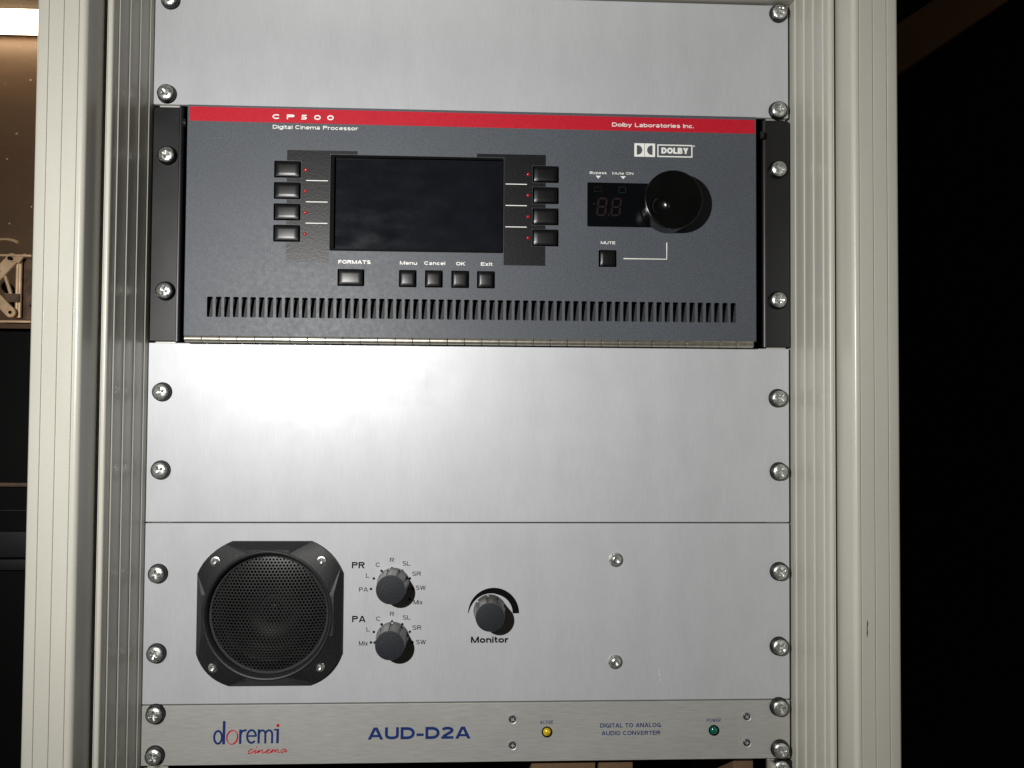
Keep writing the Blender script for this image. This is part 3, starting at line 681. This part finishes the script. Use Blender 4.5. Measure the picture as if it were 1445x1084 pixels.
for (ca, cb, deg) in ((2, 1, 45), (0, 7, 135), (6, 5, 225), (4, 3, 315)):
    a0 = corners[ca]; b0 = corners[cb]; arc_ = fan_arc(ringi(deg-45+SD), ringi(deg+45-SD))
    arc_ = [ipv[(deg-45) % 360][1]]+arc_+[ipv[(deg+45) % 360][0]]
    rim = [a0]
    A, B = Vector((a0.co.x, a0.co.z)), Vector((b0.co.x, b0.co.z))
    nrm = (A+B).normalized()
    for i in range(1, 8):
        u_ = i/8; p = A.lerp(B, u_)+nrm*(3.4*4*u_*(1-u_)); rim.append(V(p.x, -1.6-1.6*4*u_*(1-u_), p.y))
    rim.append(b0)
    k = len(arc_); m_ = len(rim)
    i = j = 0
    while i < k-1 or j < m_-1:
        if j*(k-1) <= i*(m_-1) and j < m_-1: bm.faces.new((rim[j], rim[j+1], arc_[i])); j += 1
        else: bm.faces.new((rim[j], arc_[i+1], arc_[i])); i += 1
    mids[deg] = rim
# skirt to the panel
outline = []
for deg, (ca, cb) in ((45, (2, 1)), (135, (0, 7)), (225, (6, 5)), (315, (4, 3))): outline += mids[deg]
low = [V(v.co.x*1.004, 0.3, v.co.z*1.004) for v in outline]
for i in range(len(outline)):
    j = (i+1) % len(outline)
    bm.faces.new((outline[i], outline[j], low[j], low[i]))
# a raised rolled ring and the well that holds the mesh
n0 = [(RI, inner_h), (RI-0.3, inner_h-0.5), (RI-1.1, inner_h-0.9), (RI-2.0, inner_h-0.6), (RI-3.0, inner_h+0.6), (RI-3.6, inner_h+2.2), (RI-3.8, inner_h+5.0), (RI-5.5, inner_h+5.2)]
prev = ring
for r, y in n0[1:]:
    nx_ = [V(r*math.cos(2*math.pi*i/ring_n), y, r*math.sin(2*math.pi*i/ring_n)) for i in range(ring_n)]
    for i in range(ring_n): j = (i+1) % ring_n; bm.faces.new((prev[i], prev[j], nx_[j], nx_[i]))
    prev = nx_
bmesh.ops.recalc_face_normals(bm, faces=bm.faces)
spk = link('loudspeaker_frame', finish(bm, 'spk', 20), SPK, mp_, (sx_, 0, sz_))
for x, z in ((-38.7, 38.8), (38.2, 38.9), (-39.1, -38.2), (38.2, -38.2)):
    q = link('bolt', BOLT, None, spk, (x, -5.0, z)); q.scale = (0.66, 0.9, 0.66)
# perforated grille: every opening is a real hole in a slightly domed sheet
bm = bmesh.new(); pitch_h = 2.55; RG = 42.6; rh = 1.0
def gy(x, z): return -2.0-3.6*(1-(x*x+z*z)/(RG*RG))
rows = int(RG/(pitch_h*0.866))+1
vc = {}
def gv(x, z, off=0.0):
    key = (round(x, 2), round(z, 2), off)
    if key not in vc: vc[key] = bm.verts.new((x, gy(x, z)+off, z))
    return vc[key]
for r_ in range(-rows, rows+1):
    for c_ in range(-rows-4, rows+5):
        x = (c_+0.5*(r_ % 2))*pitch_h; z = r_*pitch_h*0.866
        if math.hypot(x, z) > RG-0.2: continue
        hexo = [(x+pitch_h/math.sqrt(3)*math.cos(math.radians(30+60*k)), z+pitch_h/math.sqrt(3)*math.sin(math.radians(30+60*k))) for k in range(6)]
        hi = [(x+rh*math.cos(math.radians(30+60*k)), z+rh*math.sin(math.radians(30+60*k))) for k in range(6)]
        o_ = [gv(*p) for p in hexo]; i_ = [gv(*p) for p in hi]; d_ = [gv(*p, 0.5) for p in hi]
        for k in range(6):
            l_ = (k+1) % 6
            bm.faces.new((o_[k], o_[l_], i_[l_], i_[k])); bm.faces.new((i_[k], i_[l_], d_[l_], d_[k]))
bmesh.ops.recalc_face_normals(bm, faces=bm.faces)
g = link('grille', finish(bm, 'grille', 50), GRILLE, spk); g['kind'] = 'stuff'
bm = bmesh.new(); lathe(bm, [(11, 12), (14, 11), (33, 3.5), (35, 2.0), (37.5, 1.2), (40, 2.2), (42, 2.2), (44.9, 2.6)], 64); cone = link('cone', finish(bm, 'cone', 45), CONE, spk)
bm = bmesh.new(); lathe(bm, [(0, 5.5), (3, 5.9), (6, 7.2), (9, 9.4), (11, 12)], 40); link('dust_cap', finish(bm, 'cap', 60), CAPM, spk)
# knobs
def knob_mesh():
    bm = bmesh.new(); n = 96; flutes = 9
    def mod(u, r, y):
        p = (u*flutes) % 1.0
        if not (-16.9 < y < -1.5) or r < 9.0: return 0
        return -1.0 if p > 0.66 and p < 0.86 else 0.0
    def modtop(u, r, y): return 0.0
    lathe(bm, [(0, -17.9), (9.6, -18.0), (10.3, -17.85)], n)
    me1 = finish(bm, 'knob_cap', 40); me1.materials.append(KNOBTOP)
    bm = bmesh.new(); lathe(bm, [(10.3, -17.85), (10.6, -17.5), (10.65, -16.8), (11.3, -8), (12.0, -1.6), (12.2, -1.2), (12.2, 0)], n, mod=mod)
    me2 = finish(bm, 'knob_body', 30); me2.materials.append(KNOBSIDE)
    return me1, me2
KC, KB = knob_mesh()
def knob(x, z, rot, pointer=None):
    k = link('knob', KB, None, mp_, (x, 0, z-zb2)); k.rotation_euler = (0, rot, 0)
    link('knob_cap', KC, None, k)
    if pointer is not None:
        bm = bmesh.new(); plate(bm, [(11.6, -1.6), (14.6, 0), (11.6, 1.6)], -2.0, -0.1, ch=0.2)
        q = link('pointer', finish(bm, 'ptr'), BLACKP, k); q.rotation_euler = (0, -pointer-rot, 0)
    return k
knob(-59.9, 132.3, 0.1); knob(-60.1, 92.3, 0.32, math.pi+0.22); knob(12.1, 112.3, 0.2)
for x, z in ((106.9, 150.1), (106.7, 73.8)): link('bolt', BOLT, None, mp_, (x, 0, z-zb2))
YP = -0.06
def mtext(s, xc, zc, cap, wd, bold=0.15, name='lettering'): text(s, xc-wd/2, zc-cap/2-zb2, xc+wd/2, cap, YP, BLACKP, mp_, bold, name=name)
mtext('PR', -86.0, 146.3, 4.7, 9.4, 0.21); mtext('PA', -85.1, 106.5, 4.7, 10.0, 0.21)
def dots(cx, cz, labs):
    for k, s in enumerate(labs):
        if s is None: continue
        a = math.radians(180-30*k); r = 15.4
        printed(lambda b: flat(b, circ(cx+r*math.cos(a), cz-zb2+r*math.sin(a), 0.95, 16), YP), BLACKP, mp_, 'printed_dot')
W1 = {'L': 2.4, 'C': 3.4, 'R': 3.1, 'SL': 5.7, 'SR': 6.6, 'SW': 7.2, 'Mix': 6.6, 'PA': 6.6}
dots(-61.0, 128.7, ['PA', 'L', 'C', 'R', 'SL', 'SR', 'SW', 'Mix']); dots(-60.6, 89.2, ['Mix', 'L', 'C', 'R', 'SL', 'SR', 'SW'])
for s, x, z in (('PA', -81.9, 128.3), ('L', -79.0, 138.6), ('C', -71.4, 146.6), ('R', -61.1, 150.1), ('SL', -50.4, 147.5), ('SR', -42.7, 139.9), ('SW', -39.5, 129.5), ('Mix', -41.4, 118.8),
                ('Mix', -81.5, 88.6), ('L', -78.2, 98.9), ('C', -70.7, 106.7), ('R', -60.6, 110.2), ('SL', -49.8, 107.5), ('SR', -42.1, 100.0), ('SW', -38.9, 89.3)):
    mtext(s, x, z, 3.2, W1[s], 0.15)
text('Monitor', -1.8, 88.4-zb2, 26.1, 4.7, YP, BLACKP, mp_, 0.24, gap=0.11)
def crescent(b):
    n = 48; o_ = []; i_ = []
    for k in range(n+1):
        a = math.pi-math.pi*k/n; u_ = k/n; t_ = 0.25+4.6*min(1, u_*1.75)**0.8; ro = 19.1
        o_.append((15.0+ro*math.cos(a), 110.2-zb2+ro*math.sin(a))); i_.append((15.0+(ro-t_)*math.cos(a), 110.2-zb2+(ro-t_)*math.sin(a)))
    for k in range(n): flat(b, [o_[k], o_[k+1], i_[k+1], i_[k]], YP)
printed(crescent, BLACKP, mp_, 'printed_volume_wedge')

for pts_ in ([(139.8, 67.5), (140.0, 65.0), (140.5, 62.8)], [(140.9, 61.0), (141.2, 59.0)], [(138.9, 69.5), (139.0, 69.0)]):
    printed(lambda b: ribbon(b, [(x, z-zb2) for x, z in pts_], 0.28, YP), WHITE, mp_, 'scratch')
# ================================================================== CONVERTER PANEL
cv = thing('converter_unit', 'slim aluminium audio converter with navy lettering and two small lamps at the bottom', 'audio converter', (0, 0, 0))
bm = bmesh.new(); plate(bm, rect(-242.2, 0.5, 240.1, 44.0, 0.5, 2), -0.2, 3, ch=0.35); link('faceplate', finish(bm, 'cvp', 20), ALU_H, cv)
bm = bmesh.new(); box(bm, -217, 217, 6.5, 200, 2, 42); link('chassis', finish(bm, 'cvc'), INSIDE, cv)
for x, z in ((-231.8, 38.5), (-231.8, 8.4), (231.6, 39.3), (232.1, 7.7)): rack_screw(x, z, cv, -0.2)
bm = bmesh.new(); lathe(bm, [(2.9, 0.1), (3.5, -0.2), (3.95, -0.15), (4.1, 0.1)], 28); RIM = finish(bm, 'rim'); RIM.materials.append(ALU_H)
for x, z in ((29.7, 31.8), (29.8, 12.6), (206.9, 32.0), (206.9, 12.5)):
    q = link('small_screw', SS, None, cv, (x, -0.35, z)); q.rotation_euler = (0, random.uniform(0, 1.5), 0)
    link('countersink', RIM, None, q)
for x, z, m in ((55.5, 22.2, LEDY), (181.7, 22.1, LEDG)):
    bm = bmesh.new(); lathe(bm, [(0, -2.2), (1.2, -2.0), (2.3, -1.4), (3.0, -0.5), (3.1, 0)], 28)
    q = link('indicator_lamp', finish(bm, 'lamp', 60), m, cv, (x, -0.2, z))
    bm = bmesh.new(); lathe(bm, [(3.1, -0.2), (3.3, -0.7), (3.9, -0.6), (4.0, 0)], 28); link('bezel', finish(bm, 'bz'), BLACK, q)
YC = -0.26
text('ACTIVE', 50.3, 28.0, 60.2, 2.6, YC, BLUEP, cv, 0.14); text('POWER', 176.2, 28.2, 186.9, 2.6, YC, BLUEP, cv, 0.14)
text('DIGITAL TO ANALOG', 95.5, 24.9, 141.4, 3.15, YC, BLUEP, cv, 0.19); text('AUDIO CONVERTER', 96.5, 19.2, 140.9, 3.1, YC, BLUEP, cv, 0.19)
text('AUD-D2A', -77.5, 17.9, -1.5, 8.9, YC, BLUEP, cv, 0.24, gap=0.14)
# hand drawn logotype, in strokes
LX0, LZ0, KX = -191.4, 16.1, 1/10.32/1.90            # px in the 10.32x crop -> mm
def lp(pts): return [(-203.0+(x/10.32)/1.893, 36.0-(z/10.32)/1.893) for x, z in pts]
def ell(cx, cz, rx, rz, a0=0, a1=360, n=28, tilt=0):
    out = []
    for i in range(n+1):
        a = math.radians(a0+(a1-a0)*i/n); x = rx*math.cos(a); z = rz*math.sin(a)
        out.append((cx+x+tilt*z, cz-z))
    return out
strokes_blue = [(ell(318, 297, 55, 90)[:-1], 30, True), ([(402, 66), (401, 200), (398, 398)], 38, False),
    ([(634, 188), (633, 290), (632, 394)], 34, False), ([(636, 268), (645, 232), (668, 207), (722, 198)], 30, False),
    ([(736, 283), (858, 283)], 24, False), (ell(792, 290, 62, 90, 0, 318, 30), 30, False),
    ([(895, 188), (894, 290), (893, 390)], 32, False), ([(897, 255), (910, 222), (935, 204), (960, 206), (982, 226), (988, 260), (988, 390)], 30, False),
    ([(990, 250), (1003, 222), (1030, 204), (1056, 206), (1078, 228), (1086, 262), (1084, 390)], 30, False),
    ([(1106, 200), (1150, 192)], 22, False), ([(1164, 184), (1163, 290), (1161, 390)], 36, False)]
def mk(strokes, yy):
    def f(b):
        for i, (p, w_, c_) in enumerate(strokes): ribbon(b, lp(p), w_/10.32/1.893, yy-0.004*i, c_)
    return f
printed(mk(strokes_blue, YC-0.02), BLUEP, cv, 'logotype')
def red_o(b):
    p = lp(ell(519, 299, 76, 98, 0, 360, 40, 0.08)[:-1]); wd = [(9+14*abs(math.cos(math.radians(9*i)+0.5)))/10.32/1.893 for i in range(40)]
    ribbon(b, p, wd, YC-0.02, True)
printed(red_o, REDP, cv, 'logotype')
printed(lambda b: flat(b, lp(ell(1166, 138, 23, 23, 0, 360, 18)[:-1]), YC-0.02), REDP, cv, 'logotype_dot')
script_ = [([(812, 478), (800, 470), (775, 480), (752, 505), (748, 528), (770, 534), (805, 515), (838, 490)], 15, False),
    ([(862, 480), (845, 505), (836, 526), (850, 530), (880, 508), (905, 484)], 15, False), ([(858, 446), (874, 440)], 13, False),
    ([(905, 480), (896, 505), (888, 530)], 15, False), ([(890, 525), (925, 490), (950, 478), (950, 500), (942, 524), (965, 528), (1000, 505)], 14, False),
    ([(1004, 505), (1040, 496), (1056, 480), (1040, 472), (1012, 490), (1002, 518), (1020, 532), (1060, 518), (1085, 495)], 14, False),
    ([(1092, 476), (1082, 502), (1074, 528)], 15, False), ([(1078, 520), (1108, 486), (1128, 474), (1126, 500), (1120, 522)], 14, False),
    ([(1122, 520), (1150, 486), (1172, 474), (1172, 500), (1168, 522), (1200, 520)], 14, False),
    ([(1275, 474), (1240, 474), (1215, 500), (1214, 522), (1240, 522), (1275, 490), (1282, 474)], 14, False), ([(1280, 476), (1270, 505), (1280, 518), (1306, 492)], 14, False)]
printed(mk(script_, YC-0.02), REDP, cv, 'logotype')

# ================================================================== BELOW THE CONVERTER
t = thing('rack_device', 'edge of a further black rack unit below the converter, at the bottom right', 'rack unit', (0, 0, -46))
bm = bmesh.new(); plate(bm, [(229.6, 0), (241.2, 0), (241.2, 44.4), (229.6, 44.4)], 0, 3, ch=0.4); link('ear', finish(bm, 'rde'), EARM, t)
bm = bmesh.new(); box(bm, 224.0, 227.4, -6, 6, 0, 44.2, 0.6); link('bracket', finish(bm, 'rdb'), RAIL, t)
bm = bmesh.new(); box(bm, 227.9, 229.4, -3, 6, 0, 43.6, 0.4); link('bracket', finish(bm, 'rdb2'), ZINC, t)
rack_screw(232.6, 40.0, t)
bm = bmesh.new(); plate(bm, [(-241, 0), (-228.0, 0), (-228.0, 44.0), (-241, 44.0)], 0, 3, ch=0.4); link('ear', finish(bm, 'rde2'), RAIL, t)
for x0_, x1_, lab in ((44.9, 93.8, 'widest brown cardboard box under the converter, left of the other two'), (96.5, 122.7, 'brown cardboard box in the middle of the three under the converter'), (200.5, 216.2, 'narrow brown cardboard box under the converter, beside the right rack rail')):
    bm = bmesh.new(); box(bm, 0, x1_-x0_, 12, 130, -120, -5, 0.8)
    q = link('cardboard_box', finish(bm, 'cb'), CARTON, None, (x0_, 0, 0)); q['label'] = lab; q['category'] = 'box'; q['group'] = 'cardboard boxes inside the rack'
